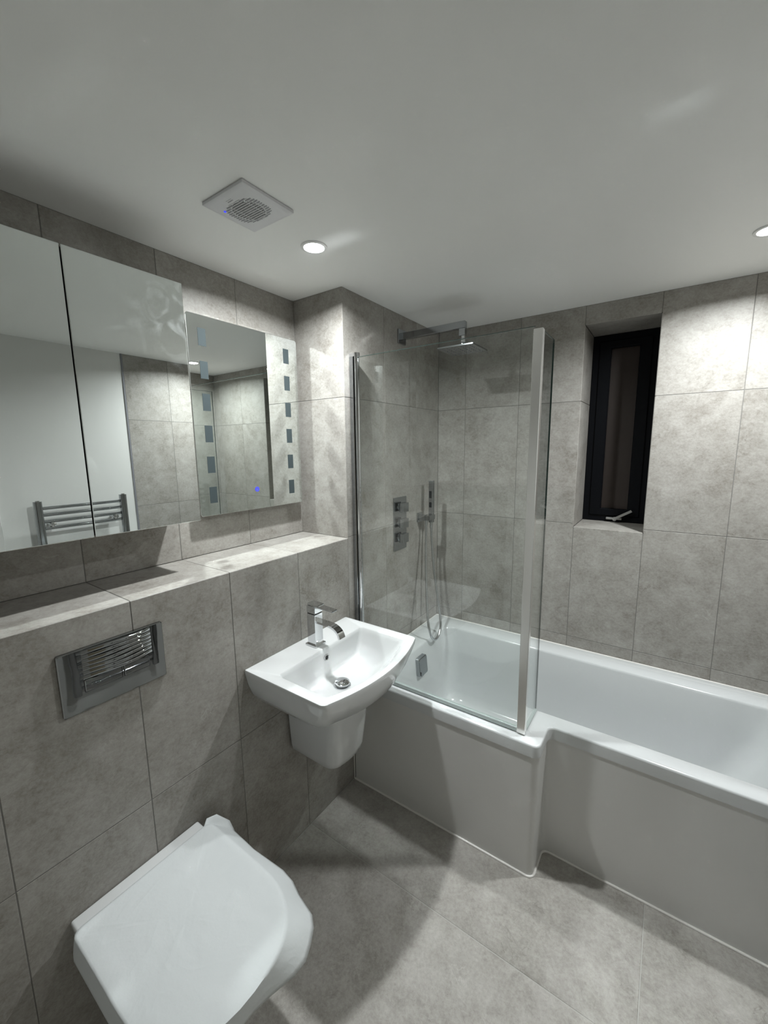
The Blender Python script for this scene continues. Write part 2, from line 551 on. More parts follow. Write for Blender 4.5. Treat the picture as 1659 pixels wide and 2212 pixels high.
# wall_back with the window opening
bm = bmesh.new()
B0, B1 = G, 0.34
add_box(bm, -0.4, WX0 - 0.004, B0, B1, 0, H)
add_box(bm, WX1 + 0.004, RX + 0.2, B0, B1, 0, H)
add_box(bm, WX0 - 0.004, WX1 + 0.004, B0, B1, 0, WZ0 - 0.004)
add_box(bm, WX0 - 0.004, WX1 + 0.004, B0, B1, WZ1 + 0.004, H)
wall_back = structure('wall_back', bm, M_GROUT)
xcols = cuts(0.0, RX, 0.17, T)
for x0, x1 in zip(xcols, xcols[1:]):
    for z0, z1 in zip(ROWS, ROWS[1:]):
        if abs(x0 - 0.77) < 0.01:
            if z0 < 1.0:
                tile(wall_back, 1, -1, 0.0, x0, x1, z0, min(z1, WZ0))
            elif z0 > 1.7:
                tile(wall_back, 1, -1, 0.0, x0, x1, WZ1, z1)
        else:
            tile(wall_back, 1, -1, 0.0, x0, x1, z0, z1)
for z0, z1 in ((WZ0, Z1), (Z1, WZ1)):
    tile(wall_back, 0, 1, WX0, 0.0, WD + 0.06, z0, z1, None, 'reveal_tile')
    tile(wall_back, 0, -1, WX1, 0.0, WD + 0.06, z0, z1, None, 'reveal_tile')
tile(wall_back, 2, -1, WZ1, WX0, WX1, 0.0, WD + 0.06, None, 'reveal_tile')
tile(wall_back, 2, 1, WZ0, WX0, WX1, 0.0, WD + 0.06, None, 'sill_tile')

# wall_right: tiled by the bath, painted further out (seen in the mirrors)
bm = bmesh.new(); add_box(bm, RX + G, RX + 0.2, YF - 0.1, 0.26, 0, H)
wall_right = structure('wall_right', bm, M_PAINT)
bm = bmesh.new(); add_box(bm, RX + 0.0007, RX + 0.004, -0.857, 0.0, 0, H)
tb = finish(bm, 'tile_bed', M_GROUT, wall_right)
yc = cuts(-0.857, 0.0, YG + 0.3, T)
for y0, y1 in zip(yc, yc[1:]):
    for z0, z1 in zip(ROWS, ROWS[1:]):
        tile(wall_right, 0, -1, RX, y0, y1, z0, z1)
bm = bmesh.new(); add_box(bm, RX - 0.004, RX + 0.002, -0.869, -0.8575, 0, H, 0.001)
structure('trim_1', bm, M_DPLASTIC)
bm = bmesh.new(); add_box(bm, -0.4, RX + 0.2, YF - 0.1, YF, 0, H)
structure('wall_front', bm, M_PAINT)

# door and casing on the right wall, just behind the photographer
door = thing('door_1', None, None, (RX - 0.01, -2.05, 0)); door['kind'] = 'structure'
for y0, y1, z0, z1 in ((-1.66, -1.59, 0, 2.06), (-2.50, -2.43, 0, 2.06), (-2.43, -1.66, 1.99, 2.06)):
    bm = bmesh.new(); add_box(bm, RX - 0.022, RX + 0.001, y0, y1, z0, z1, 0.003)
    part(door, finish(bm, 'casing', M_PAINT))
bm = bmesh.new(); add_box(bm, RX - 0.010, RX + 0.001, -2.43, -1.66, 0.004, 1.99, 0.001)
part(door, finish(bm, 'door_leaf', simple('door_oak', (0.42, 0.36, 0.26), 0.5)))
bm = bmesh.new()
add_cyl(bm, (RX - 0.010, -1.72, 1.0), (RX - 0.05, -1.72, 1.0), 0.010)
add_cyl(bm, (RX - 0.05, -1.715, 1.0), (RX - 0.05, -1.84, 1.0), 0.009)
part(door, finish(bm, 'door_handle', M_CHROME, smooth=True))

# window
win = thing('window_1', None, None, (0.92, WD, WZ0)); win['kind'] = 'structure'
bm = bmesh.new()
fw = 0.038
X0, X1, Z0, Z1w = WX0 + 0.001, WX1 - 0.001, WZ0 + 0.001, WZ1 - 0.001
def ring_frame(bm, x0, x1, z0, z1, w, y0, y1, bev=0.002, wx=None):
    wx = w if wx is None else wx
    def R(d, e, y):
        return [(x0 + d, y, z0 + e), (x1 - d, y, z0 + e), (x1 - d, y, z1 - e), (x0 + d, y, z1 - e)]
    loft(bm, [R(0, 0, y1), R(0, 0, y0 + bev), R(bev, bev, y0), R(wx - bev, w - bev, y0), R(wx, w, y0 + bev), R(wx, w, y1), R(0, 0, y1)])
    bmesh.ops.remove_doubles(bm, verts=bm.verts, dist=1e-6)
ring_frame(bm, X0, X1, Z0, Z1w, fw, WD, WD + 0.06)
part(win, finish(bm, 'window_frame', M_FRAME))
bm = bmesh.new()
ring_frame(bm, X0 + fw - 0.006, X1 - fw + 0.006, Z0 + fw - 0.006, Z1w - fw + 0.006, 0.036, WD - 0.008, WD + 0.05, 0.003, 0.054)
part(win, finish(bm, 'sash', M_FRAME))
box_o = box('pane', M_PANE, X0 + 0.084, X1 - 0.084, WD + 0.024, WD + 0.03, Z0 + 0.066, Z1w - 0.066)
part(win, box_o)

bm = bmesh.new()
add_box(bm, 0.888, 0.962, WD - 0.020, WD - 0.007, 1.2035, 1.2155, 0.002)
add_cyl(bm, (0.930, WD - 0.018, 1.210), (0.930, WD - 0.034, 1.210), 0.010)
hd = Vector((0.080, 0, 0.050)).normalized(); hn = Vector((-hd.z, 0, hd.x))
h0 = Vector((0.922, WD - 0.031, 1.2065))
L0 = [h0 + hn * 0.006 + Vector((0, d, 0)) for d in (-0.006, 0.004)] + [h0 - hn * 0.006 + Vector((0, d, 0)) for d in (0.004, -0.006)]
L1 = [p + hd * 0.098 for p in L0]
loft(bm, [L0, L1], True, True)
part(win, finish(bm, 'window_handle', M_HANDLE))

# ---------------------------------------------------------------- downlights (each with its own light)
def downlight(x, y, label):
    t = thing('ceiling_downlight', label, 'light', (x, y, H), 'recessed ceiling downlights')
    bm = bmesh.new()
    add_lathe(bm, (x, y, H), (0, 0, -1), [(0.0, 0.043), (0.0035, 0.0425), (0.005, 0.039), (0.0045, 0.0335), (0.001, 0.032), (0.0, 0.032)], 40)
    part(t, finish(bm, 'bezel', M_BEZEL, smooth=True))
    bm = bmesh.new()
    add_lathe(bm, (x, y, H), (0, 0, -1), [(0.0005, 0.0325), (0.0025, 0.024), (0.0032, 0.0)], 40)
    part(t, finish(bm, 'lens', M_LENS, smooth=True))
    ld = bpy.data.lights.new('downlight_beam', 'AREA')
    ld.shape = 'DISK'; ld.size = 0.056
    ld.energy = LAMP_WATT; ld.color = LAMP_COLOUR
    ld.spread = radians(161)
    lo = bpy.data.objects.new('downlight_beam', ld)
    COL.objects.link(lo); lo.parent = t; lo.location = (0, 0, -0.006)
    return t
downlight(*LAMP_SPOTS[0], 'lit recessed downlight in the ceiling beside the extractor fan, above the basin')
downlight(*LAMP_SPOTS[1], 'lit recessed downlight in the ceiling near the window, above the bath')

# ---------------------------------------------------------------- extractor fan
fx0, fx1, fy0, fy1 = 0.075, 0.2425, -1.507, -1.340
fz = H - 0.0115
fan = thing('extractor_fan', 'square white ceiling extractor fan with slatted round grille and blue light', 'extractor fan', ((fx0 + fx1) / 2, (fy0 + fy1) / 2, H))
fcx, fcy, fr_ = 0.158, -1.423, 0.0435
bm = bmesh.new()
n = 48
def sq(k, n, x0, x1, y0, y1):
    """point on a square outline in direction k/n, for joining a round hole to a square edge"""
    a = 2 * pi * k / n; c, s_ = cos(a), sin(a); q = 1 / max(abs(c), abs(s_))
    px = c * q; py = s_ * q
    return ((x0 + x1) / 2 + px * (x1 - x0) / 2, (y0 + y1) / 2 + py * (y1 - y0) / 2)
outer_t = [(*sq(k, n, fx0, fx1, fy0, fy1), H - 0.001) for k in range(n)]
outer_b = [(*sq(k, n, fx0, fx1, fy0, fy1), H - 0.0085) for k in range(n)]
face_o = [(*sq(k, n, fx0 + 0.004, fx1 - 0.004, fy0 + 0.004, fy1 - 0.004), fz + 0.001) for k in range(n)]
face_i = [(*sq(k, n, fx0 + 0.012, fx1 - 0.012, fy0 + 0.012, fy1 - 0.012), fz) for k in range(n)]
hole = [(fcx + fr_ * cos(2 * pi * k / n), fcy + fr_ * sin(2 * pi * k / n), fz) for k in range(n)]
hole_u = [(p[0], p[1], H - 0.002) for p in hole]
loft(bm, [outer_t, outer_b, face_o, face_i, hole, hole_u], False, False)
part(fan, finish(bm, 'cover', M_PLASTIC, smooth=True, angle=25))
# slats run along x (towards the room), stacked along y
ny = 13
for k in range(ny):
    y = fcy - 0.046 + k * 0.092 / (ny - 1)
    ext = 0.060 if k not in (0, ny - 1) else 0.066
    bm = bmesh.new()
    d = y - fcy
    inside = sqrt(max(fr_ ** 2 - d * d, 0)) if abs(d) < fr_ else 0
    add_box(bm, fcx - inside - 0.002, fcx + inside + 0.002, y - 0.0013, y + 0.0013, fz - 0.0012, fz + 0.005, 0.0005)
    part(fan, finish(bm, 'slat', M_PLASTIC))
    # raised rib past the hole; it shortens towards the middle so the ends follow a bow-tie
    rib = 0.020 - 0.012 * (1 - abs(d) / 0.046)
    for sgn in (-1, 1):
        xa = fcx + sgn * (inside + 0.003); xb = fcx + sgn * (inside + 0.003 + max(0.008, rib))
        xb = max(min(xb, fx1 - 0.014), fx0 + 0.014)
        bm = bmesh.new()
        add_box(bm, min(xa, xb), max(xa, xb), y - 0.0013, y + 0.0013, fz - 0.0012, fz + 0.001, 0.0004)
        part(fan, finish(bm, 'rib', M_PLASTIC))
for k in range(ny - 1):
    y = fcy - 0.046 + (k + 0.5) * 0.092 / (ny - 1); d = y - fcy
    inside = sqrt(max(fr_ ** 2 - d * d, 0)) if abs(d) < fr_ else 0
    for sgn in (-1, 1):
        xa = fcx + sgn * (inside + 0.004); xb = fcx + sgn * (inside + 0.004 + max(0.009, 0.024 - 0.014 * (1 - abs(d) / 0.046)))
        xb = max(min(xb, fx1 - 0.015), fx0 + 0.015)
        bm = bmesh.new()
        add_box(bm, min(xa, xb), max(xa, xb), y - 0.0012, y + 0.0012, fz - 0.0004, fz + 0.001)
        part(fan, finish(bm, 'groove', M_DPLASTIC))
bm = bmesh.new()
add_cyl(bm, (fcx, fcy, H - 0.002), (fcx, fcy, H - 0.0030), fr_, seg=32)
part(fan, finish(bm, 'fan_housing', M_CAVITY))
bm = bmesh.new()
add_cyl(bm, (fcx, fcy, H - 0.004), (fcx, fcy, H - 0.0062), 0.015, 0.013, 24)
part(fan, finish(bm, 'fan_hub', M_PLASTIC, smooth=True))
for k in range(7):
    a = 2 * pi * k / 7
    bm = bmesh.new()
    c1 = Vector((cos(a), sin(a), 0)); c2 = Vector((-sin(a), cos(a), 0))
    P0 = Vector((fcx, fcy, H - 0.0050))
    q = [P0 + c1 * 0.014 - c2 * 0.006 + Vector((0, 0, 0.001)), P0 + c1 * 0.041 - c2 * 0.012 + Vector((0, 0, 0.001)),
         P0 + c1 * 0.041 + c2 * 0.012 - Vector((0, 0, 0.001)), P0 + c1 * 0.014 + c2 * 0.006 - Vector((0, 0, 0.001))]
    loft(bm, [q, [p + Vector((0, 0, -0.0012)) for p in q]], True, True)
    part(fan, finish(bm, 'fan_blade', M_CAVITY))
for sx in (-0.026, 0.026):
    hl = sqrt(fr_ ** 2 - sx ** 2)
    bm = bmesh.new()
    add_box(bm, fcx + sx - 0.0011, fcx + sx + 0.0011, fcy - hl, fcy + hl, fz + 0.0005, fz + 0.004)
    part(fan, finish(bm, 'grille_bar', M_PLASTIC))
bm = bmesh.new(); add_cyl(bm, (0.1035, -1.459, fz + 0.0005), (0.1035, -1.459, fz - 0.0012), 0.0032, seg=16)
part(fan, tag(finish(bm, 'indicator_light', M_BLUE), 'blue glowing indicator light'))
# worn two-line print, too small in the photograph to read: left as short grey strokes
bm = bmesh.new()
for k in range(4):
    add_box(bm, 0.146 + k * 0.0052, 0.1496 + k * 0.0052, -1.4800, -1.4772, fz - 0.0002, fz + 0.0002)
for k in range(6):
    add_box(bm, 0.145 + k * 0.0037, 0.1475 + k * 0.0037, -1.4850, -1.4838, fz - 0.0002, fz + 0.0002)
part(fan, tag(finish(bm, 'printed_marking', M_DPLASTIC), kind='stuff'))

# ---------------------------------------------------------------- mirror cabinet
CX, CZ0, CZ1 = -0.100, 1.367, 2.089
CY0, CYM, CY1 = -2.083, -1.781, -1.479
cab = thing('mirror_cabinet', 'wall cabinet with two frameless mirror doors in the recess above the ledge', 'cabinet', (CX, (CY0 + CY1) / 2, CZ0))
bm = bmesh.new()
add_box(bm, -DR + 0.001, CX - 0.023, CY0 + 0.004, CY1 - 0.004, CZ0 + 0.004, CZ1 - 0.004, 0.002)
part(cab, finish(bm, 'cabinet_body', simple('cabinet_aluminium', (0.38, 0.38, 0.37), 0.35, 0.7)))
for nm, y0, y1, mm in (('door', CYM + 0.0013, CY1, M_SMUDGE), ('door', CY0, CYM - 0.0013, M_MIRROR)):
    bm = bmesh.new(); add_box(bm, CX - 0.020, CX - 0.005, y0 + 0.002, y1 - 0.002, CZ0 + 0.002, CZ1 - 0.002, 0.001)
    d = part(cab, finish(bm, nm, M_BLACK))
    bm = bmesh.new(); add_box(bm, CX - 0.0049, CX, y0, y1, CZ0, CZ1, 0.0014, 1)
    me_o = finish(bm, 'mirror_glass', mm)
    me_o.parent = d; me_o.data.transform(Matrix.Translation(-Vector(cab.location)))
bm = bmesh.new(); add_cyl(bm, (CX - 0.012, CYM, 1.90), (CX - 0.012, CYM, 1.93), 0.0022, seg=12)
part(cab, finish(bm, 'hinge_pin', M_CHROME))

# ---------------------------------------------------------------- lit-edge mirror (switched off) with frosted squares
MX = -0.240
led = thing('illuminated_mirror', 'frameless wall mirror with two columns of frosted rectangles and blue touch switch', 'mirror', (MX, -1.14, 1.353))
bm = bmesh.new(); add_box(bm, -DR + 0.001, MX - 0.0056, -1.365, -0.918, 1.38, 2.034, 0.002)
part(led, finish(bm, 'housing', M_DPLASTIC))
bm = bmesh.new(); plate_yz(bm, MX - 0.005, MX, -1.393, -0.890, 1.353, 2.061, 0.010, 6, 0.0006)
part(led, finish(bm, 'mirror_glass', M_MIRROR))
for yc_ in (-1.338, -0.952):
    for k in range(6):
        zc = 1.987 - k * 0.1116
        bm = bmesh.new(); add_box(bm, MX - 0.0002, MX + 0.0006, yc_ - 0.0150, yc_ + 0.0150, zc - 0.0300, zc + 0.0300)
        part(led, finish(bm, 'frosted_panel', M_FROST))
bm = bmesh.new()
add_lathe(bm, (MX + 0.0001, -1.140, 1.4335), (1, 0, 0), [(0, 0.0098), (0.0008, 0.0098), (0.0008, 0.0062), (0, 0.0062)], 28)
add_lathe(bm, (MX + 0.0001, -1.140, 1.4335), (1, 0, 0), [(0.0008, 0.0032), (0.0008, 0.0018), (0.0, 0.0018)], 20)
add_box(bm, MX, MX + 0.0009, -1.1405, -1.1395, 1.4340, 1.4375)
part(led, tag(finish(bm, 'touch_switch', M_BLUE), 'glowing blue power symbol'))

# ---------------------------------------------------------------- flush plate
fp = thing('flush_plate', 'chrome dual flush plate with ribbed face on the tiled boxing above the toilet', 'flush plate', (0, -1.806, 0.96))
PY0, PY1, PZ0, PZ1 = -1.929, -1.685, 0.9605, 1.1205
bm = bmesh.new(); plate_yz(bm, 0.0, 0.010, PY0, PY1, PZ0, PZ1, 0.004, 4, 0.002)
part(fp, finish(bm, 'plate', M_DCHROME, smooth=True, angle=30))
for k in range(7):
    z = 1.0475 + k * 0.0108
    bm = bmesh.new()
    m_ = 18; prof = 6
    loops = []
    for i in range(m_ + 1):
        t = i / m_; y = -1.881 + t * 0.163
        hgt = 0.0032 * min(1, 8 * t, 8 * (1 - t))
        zz = z + 0.0012 * sin(t * 7 + k * 0.9)
        L = []
        for j in range(prof + 1):
            a = pi * j / prof
            L.append((0.0098 + 0.0100 * (1 - (2 * t - 1) ** 2) + hgt * sin(a), y, zz - 0.0054 * cos(a)))
        L.append((0.0085, y, zz))
        loops.append(L)
    loft(bm, loops, True, True)
    part(fp, finish(bm, 'rib', M_DCHROME, smooth=True, angle=60))
for y0, y1 in ((-1.880, -1.797), (-1.791, -1.728)):
    bm = bmesh.new(); plate_yz(bm, 0.009, 0.0125, y0, y1, 1.0095, 1.0395, 0.002, 3, 0.0012)
    part(fp, finish(bm, 'flush_button', M_DCHROME, smooth=True, angle=30))
    bm = bmesh.new(); plate_yz(bm, 0.009, 0.0103, y0 - 0.0016, y1 + 0.0016, 1.0079, 1.0411, 0.002, 3, 0.0002)
    part(fp, finish(bm, 'button_gap', M_BLACK))

# ---------------------------------------------------------------- wash basin
BZ = 0.846
def bl(x0, x1, y0, y1, bulge, rb, rf, z, nb=3, nf=4, ne=14):
    """basin outline: straight back and sides, front bowed outwards"""
    P = []
    def arc(cx, cy, r, a0, a1, m_):
        for k in range(m_ + 1):
            a = a0 + (a1 - a0) * k / m_
            P.append((cx + r * cos(a), cy + r * sin(a), z))
    arc(x0 + rb, y0 + rb, rb, pi, 1.5 * pi, nb)
    arc(x1 - rf, y0 + rf, rf, 1.5 * pi, 2 * pi, nf)
    for k in range(1, ne):
        t = k / ne; y = y0 + rf + (y1 - y0 - 2 * rf) * t
        P.append((x1 + bulge * 4 * t * (1 - t), y, z))
    arc(x1 - rf, y1 - rf, rf, 0, 0.5 * pi, nf)
    arc(x0 + rb, y1 - rb, rb, 0.5 * pi, pi, nb)
    return P
basin = thing('wash_basin', 'white ceramic wall hung basin with curved front and semi pedestal, beside the bath', 'basin', (0.0, -1.155, 0.42))
bm = bmesh.new()
Y0, Y1 = -1.426, -0.886
loops = []
# underside up to the rim
loops.append(bl(0.0, 0.265, Y0 + 0.085, Y1 - 0.085, 0.030, 0.004, 0.06, 0.692))
loops.append(bl(0.0, 0.290, Y0 + 0.070, Y1 - 0.070, 0.034, 0.004, 0.06, 0.697))
loops.append(bl(0.0, 0.322, Y0 + 0.046, Y1 - 0.046, 0.040, 0.004, 0.055, 0.715))
loops.append(bl(0.0, 0.346, Y0 + 0.026, Y1 - 0.026, 0.043, 0.004, 0.045, 0.744))
loops.append(bl(0.0, 0.363, Y0 + 0.011, Y1 - 0.011, 0.045, 0.004, 0.035, 0.785))
loops.append(bl(0.0, 0.372, Y0 + 0.002, Y1 - 0.002, 0.046, 0.004, 0.026, 0.825))
loops.append(bl(0.0, 0.374, Y0, Y1, 0.046, 0.004, 0.022, BZ - 0.006))
loops.append(bl(0.001, 0.372, Y0 + 0.002, Y1 - 0.002, 0.046, 0.004, 0.020, BZ - 0.001))
loops.append(bl(0.004, 0.368, Y0 + 0.006, Y1 - 0.006, 0.046, 0.006, 0.018, BZ))
# rim to bowl
loops.append(bl(0.121, 0.352, Y0 + 0.040, Y1 - 0.040, 0.044, 0.012, 0.020, BZ - 0.001))
loops.append(bl(0.124, 0.346, Y0 + 0.044, Y1 - 0.044, 0.044, 0.012, 0.022, BZ - 0.005))
loops.append(bl(0.1245, 0.335, Y0 + 0.050, Y1 - 0.050, 0.042, 0.014, 0.026, BZ - 0.020))
loops.append(bl(0.1255, 0.312, Y0 + 0.064, Y1 - 0.064, 0.038, 0.016, 0.030, BZ - 0.060))
loops.append(bl(0.127, 0.290, Y0 + 0.080, Y1 - 0.080, 0.032, 0.018, 0.034, BZ - 0.095))
loops.append(bl(0.131, 0.272, Y0 + 0.096, Y1 - 0.096, 0.026, 0.022, 0.040, BZ - 0.114))
loops.append(bl(0.146, 0.250, Y0 + 0.125, Y1 - 0.125, 0.018, 0.024, 0.036, BZ - 0.124))
loops.append(bl(0.178, 0.226, Y0 + 0.210, Y1 - 0.210, 0.008, 0.018, 0.018, BZ - 0.130))
loft(bm, loops, True, True)
part(basin, finish(bm, 'bowl', M_CERAMIC, smooth=True, angle=42))
bm = bmesh.new()
loops = []
for z, x1, hw, r in ((0.700, 0.262, 0.112, 0.045), (0.66, 0.260, 0.110, 0.045), (0.55, 0.250, 0.104, 0.045), (0.455, 0.240, 0.098, 0.045), (0.432, 0.234, 0.094, 0.045), (0.420, 0.222, 0.086, 0.042), (0.414, 0.200, 0.070, 0.038)):
    loops.append(bl(0.012, x1, -1.150 - hw, -1.150 + hw, 0.006, 0.006, r, z, 2, 6, 6))
loft(bm, loops, True, True)
part(basin, finish(bm, 'semi_pedestal', M_CERAMIC, smooth=True, angle=50))
bm = bmesh.new()
oc = Vector((0.1252, -1.151, BZ - 0.040)); on = Vector((1, 0, 0.03)).normalized()
add_lathe(bm, oc, on, [(0.0, 0.0125), (0.003, 0.0122), (0.0042, 0.0105), (0.003, 0.0085), (0.0005, 0.0080)], 28)
ov = part(basin, tag(finish(bm, 'overflow_ring', M_CHROME, smooth=True), 'small chrome overflow ring'))
bm = bmesh.new(); add_lathe(bm, oc, on, [(0.0008, 0.0085), (0.0008, 0.0)], 24)
part(basin, finish(bm, 'overflow_hole', M_BLACK))
bm = bmesh.new()
dc = (0.201, -1.150, BZ - 0.1295)
add_lathe(bm, dc, (0, 0, 1), [(0.0, 0.033), (0.003, 0.0325), (0.0035, 0.026), (0.001, 0.024)], 32)
add_lathe(bm, (dc[0], dc[1], dc[2]), (0, 0, 1), [(0.001, 0.010), (0.012, 0.010)], 16)
part(basin, finish(bm, 'waste_flange', M_CHROME, smooth=True))
bm = bmesh.new()
add_lathe(bm, dc, (0.10, -0.02, 1), [(0.010, 0.0), (0.010, 0.026), (0.0125, 0.0285), (0.0155, 0.0275), (0.019, 0.020), (0.0205, 0.009), (0.0208, 0.0)], 32)
part(basin, tag(finish(bm, 'waste_plug', M_CHROME, smooth=True), 'domed chrome plug, slightly raised'))

# ---------------------------------------------------------------- basin tap
TX, TY = 0.071, -1.150
tap = thing('basin_tap', 'square chrome mixer tap with flat lever standing on the basin', 'tap', (TX, TY, BZ))
bm = bmesh.new(); add_box(bm, TX - 0.028, TX + 0.028, TY - 0.028, TY + 0.028, BZ - 0.0005, BZ + 0.007, 0.0015, 2)
part(tap, finish(bm, 'base_plate', M_CHROME))
bm = bmesh.new(); add_box(bm, TX - 0.021, TX + 0.021, TY - 0.021, TY + 0.021, BZ + 0.006, 0.9735, 0.0016, 2)
part(tap, finish(bm, 'tap_body', M_CHROME))
bm = bmesh.new(); add_box(bm, TX - 0.019, TX + 0.019, TY - 0.019, TY + 0.019, 0.9735, 0.9775)
part(tap, finish(bm, 'neck_gap', M_BLACK))
lv = []
bm = bmesh.new(); add_box(bm, TX - 0.0215, TX + 0.0215, TY - 0.0215, TY + 0.0215, 0.977, 1.0055, 0.0018, 2)
part(tap, finish(bm, 'cartridge_head', M_CHROME))
bm = bmesh.new()
add_box(bm, TX - 0.020, TX + 0.034, TY - 0.0185, TY + 0.0185, 1.0055, 1.0135, 0.0015, 1)
add_box(bm, TX + 0.020, TX + 0.104, TY - 0.0145, TY + 0.0145, 1.0035, 1.0095, 0.0012, 1)
for v in bm.verts: v.co.z -= (v.co.x - TX) * 0.05
part(tap, finish(bm, 'lever', M_CHROME))
bm = bmesh.new()
cl = catmull([(TX + 0.018, 0, 0.9445), (TX + 0.050, 0, 0.9440), (TX + 0.085, 0, 0.9425), (TX + 0.110, 0, 0.9355), (TX + 0.127, 0, 0.9215), (TX + 0.1345, 0, 0.9040)], 5)
loops = []
for i, p in enumerate(cl):
    t = (cl[min(i + 1, len(cl) - 1)] - cl[max(i - 1, 0)]).normalized(); nn = Vector((-t.z, 0, t.x)) * 0.0042
    w = 0.0155
    loops.append([(p.x + nn.x, TY - w, p.z + nn.z), (p.x + nn.x, TY + w, p.z + nn.z), (p.x - nn.x, TY + w, p.z - nn.z), (p.x - nn.x, TY - w, p.z - nn.z)])
loft(bm, loops, True, True)
part(tap, finish(bm, 'spout', M_CHROME, smooth=True, angle=40))

# ---------------------------------------------------------------- toilet
TCY = -1.803
toilet = thing('toilet', 'white wall hung toilet with closed D shaped lid under the flush plate', 'toilet', (0.0, TCY, 0.10))
def dl(x0, x1, hw, z, rb=0.02, cy=TCY, n=22, xs=0.30):
    """D outline: straight back and sides up to xs, then a superelliptic nose"""
    P = []
    for k in range(5):
        a = 1.5 * pi - (pi / 2) * (1 - k / 4)
        P.append((x0 + rb + rb * cos(a), cy - hw + rb + rb * sin(a), z))
    P.append((x0 + (xs - x0) * 0.5, cy - hw, z))
    e = 2.35
    for k in range(n + 1):
        a = -pi / 2 + pi * k / n
        c, s_ = cos(a), sin(a)
        P.append((xs + (x1 - xs) * abs(c) ** (2 / e), cy + hw * (1 if s_ >= 0 else -1) * abs(s_) ** (2 / e), z))
    P.append((x0 + (xs - x0) * 0.5, cy + hw, z))
    for k in range(5):
        a = pi / 2 + (pi / 2) * k / 4
        P.append((x0 + rb + rb * cos(a), cy + hw - rb + rb * sin(a), z))
    return P
bm = bmesh.new()
loops = [dl(0.001, 0.22, 0.10, 0.075, xs=0.10), dl(0.001, 0.27, 0.118, 0.085, xs=0.12), dl(0.001, 0.36, 0.140, 0.16, xs=0.18), dl(0.001, 0.425, 0.156, 0.25, xs=0.24),
         dl(0.001, 0.465, 0.166, 0.34, xs=0.28), dl(0.001, 0.482, 0.170, 0.395, xs=0.29), dl(0.003, 0.482, 0.170, 0.405, xs=0.29), dl(0.006, 0.478, 0.166, 0.410, xs=0.29)]
loft(bm, loops, True, True)
part(toilet, finish(bm, 'pan', M_CERAMIC, smooth=True, angle=45))
bm = bmesh.new()
add_box(bm, 0.002, 0.060, TCY - 0.170, TCY + 0.170, 0.408, 0.432, 0.006, 3)
part(toilet, finish(bm, 'hinge_deck', M_CERAMIC, smooth=True))
bm = bmesh.new()
loops = [dl(0.050, 0.494, 0.174, 0.4115), dl(0.050, 0.498, 0.177, 0.416), dl(0.050, 0.498, 0.177, 0.424), dl(0.052, 0.494, 0.174, 0.428)]
loft(bm, loops, True, True)
part(toilet, finish(bm, 'seat', M_CERAMIC, smooth=True))
bm = bmesh.new()
loops = [dl(0.048, 0.496, 0.176, 0.429), dl(0.046, 0.500, 0.179, 0.433), dl(0.046, 0.500, 0.179, 0.439), dl(0.049, 0.495, 0.175, 0.443), dl(0.060, 0.480, 0.162, 0.4445)]
loft(bm, loops, True, True)
part(toilet, finish(bm, 'lid', M_CERAMIC, smooth=True))

# tissue wrap lying over the lid
bm = bmesh.new()
rw = random.Random(11)
base = dl(0.052, 0.503, 0.181, 0.0)
npt = len(base)
cxp = Vector((0.25, TCY))
def wob(x, y, k):
    return sin(x * 23 + y * 11 + k) * 0.5 + sin(x * 9 - y * 31 + 2.3 * k) * 0.5
rings = []
for f in (0.10, 0.20, 0.31, 0.42, 0.53, 0.64, 0.75, 0.86, 0.95):
    L = []
    for p in base:
        x = cxp.x + (p[0] - cxp.x) * f; y = cxp.y + (p[1] - cxp.y) * f
        crease = 0.004 * math.exp(-(((x - 0.14) * 0.8 + (y + 1.72) * 0.6) / 0.006) ** 2) * math.exp(-((x - 0.16) ** 2 + (y + 1.74) ** 2) / 0.0025)
        rid = (1 - abs(sin(x * 26 - y * 17 + 2.2 * sin(y * 19 + x * 5)))) ** 4
        rid2 = (1 - abs(sin(x * 11 + y * 34 + 1.7 * sin(x * 23)))) ** 5
        L.append((x, y, 0.4466 + 0.0006 * wob(x, y, 1) + 0.0014 * rid + 0.0012 * rid2 + crease))
    rings.append(L)
L = []
for p in base: L.append((p[0], p[1], 0.4455))
rings.append(L)
def outward(i):
    a = Vector(base[i - 1][:2]); b_ = Vector(base[(i + 1) % npt][:2]); t = (b_ - a).normalized()
    return Vector((t.y, -t.x))
drops = []
for i, p in enumerate(base):
    nx = outward(i)
    k_ = nx.y
    ctl = [(-1.0, 0.008, 0.048), (-0.3, 0.002, 0.050), (0.0, -0.010, 0.058), (0.3, 0.018, 0.070), (0.6, 0.056, 0.082), (0.85, 0.068, 0.085), (1.0, 0.070, 0.086)]
    for (ka, fa, la), (kb, fb, lb) in zip(ctl, ctl[1:]):
        if ka <= k_ <= kb + 1e-6:
            t_ = (k_ - ka) / (kb - ka); flare = fa + (fb - fa) * t_; length = la + (lb - la) * t_
    length += 0.010 * wob(p[0] * 2.3, p[1] * 2.3, 4) * (0.4 + max(0, k_))
    if nx.x < -0.5: length = 0.008; flare = 0.004
    drops.append((nx, flare, length))
sm = []
for i in range(npt):
    a, b_, c = drops[i - 1], drops[i], drops[(i + 1) % npt]
    sm.append((b_[0], (a[1] + b_[1] * 2 + c[1]) / 4, (a[2] + b_[2] * 2 + c[2]) / 4))
for g_ in (0.18, 0.42, 0.70, 1.0):
    L = []
    for i, p in enumerate(base):
        nx, fl, ln = sm[i]
        q = Vector(p[:2]) + nx * (fl * (g_ ** 0.9) + 0.003 * wob(p[0] * 3, p[1] * 3, 7 + g_) * g_ * (fl / 0.05))
        L.append((q.x, q.y, 0.4455 - ln * g_ - 0.002))
    rings.append(L)
R = loft(bm, rings, True, False)
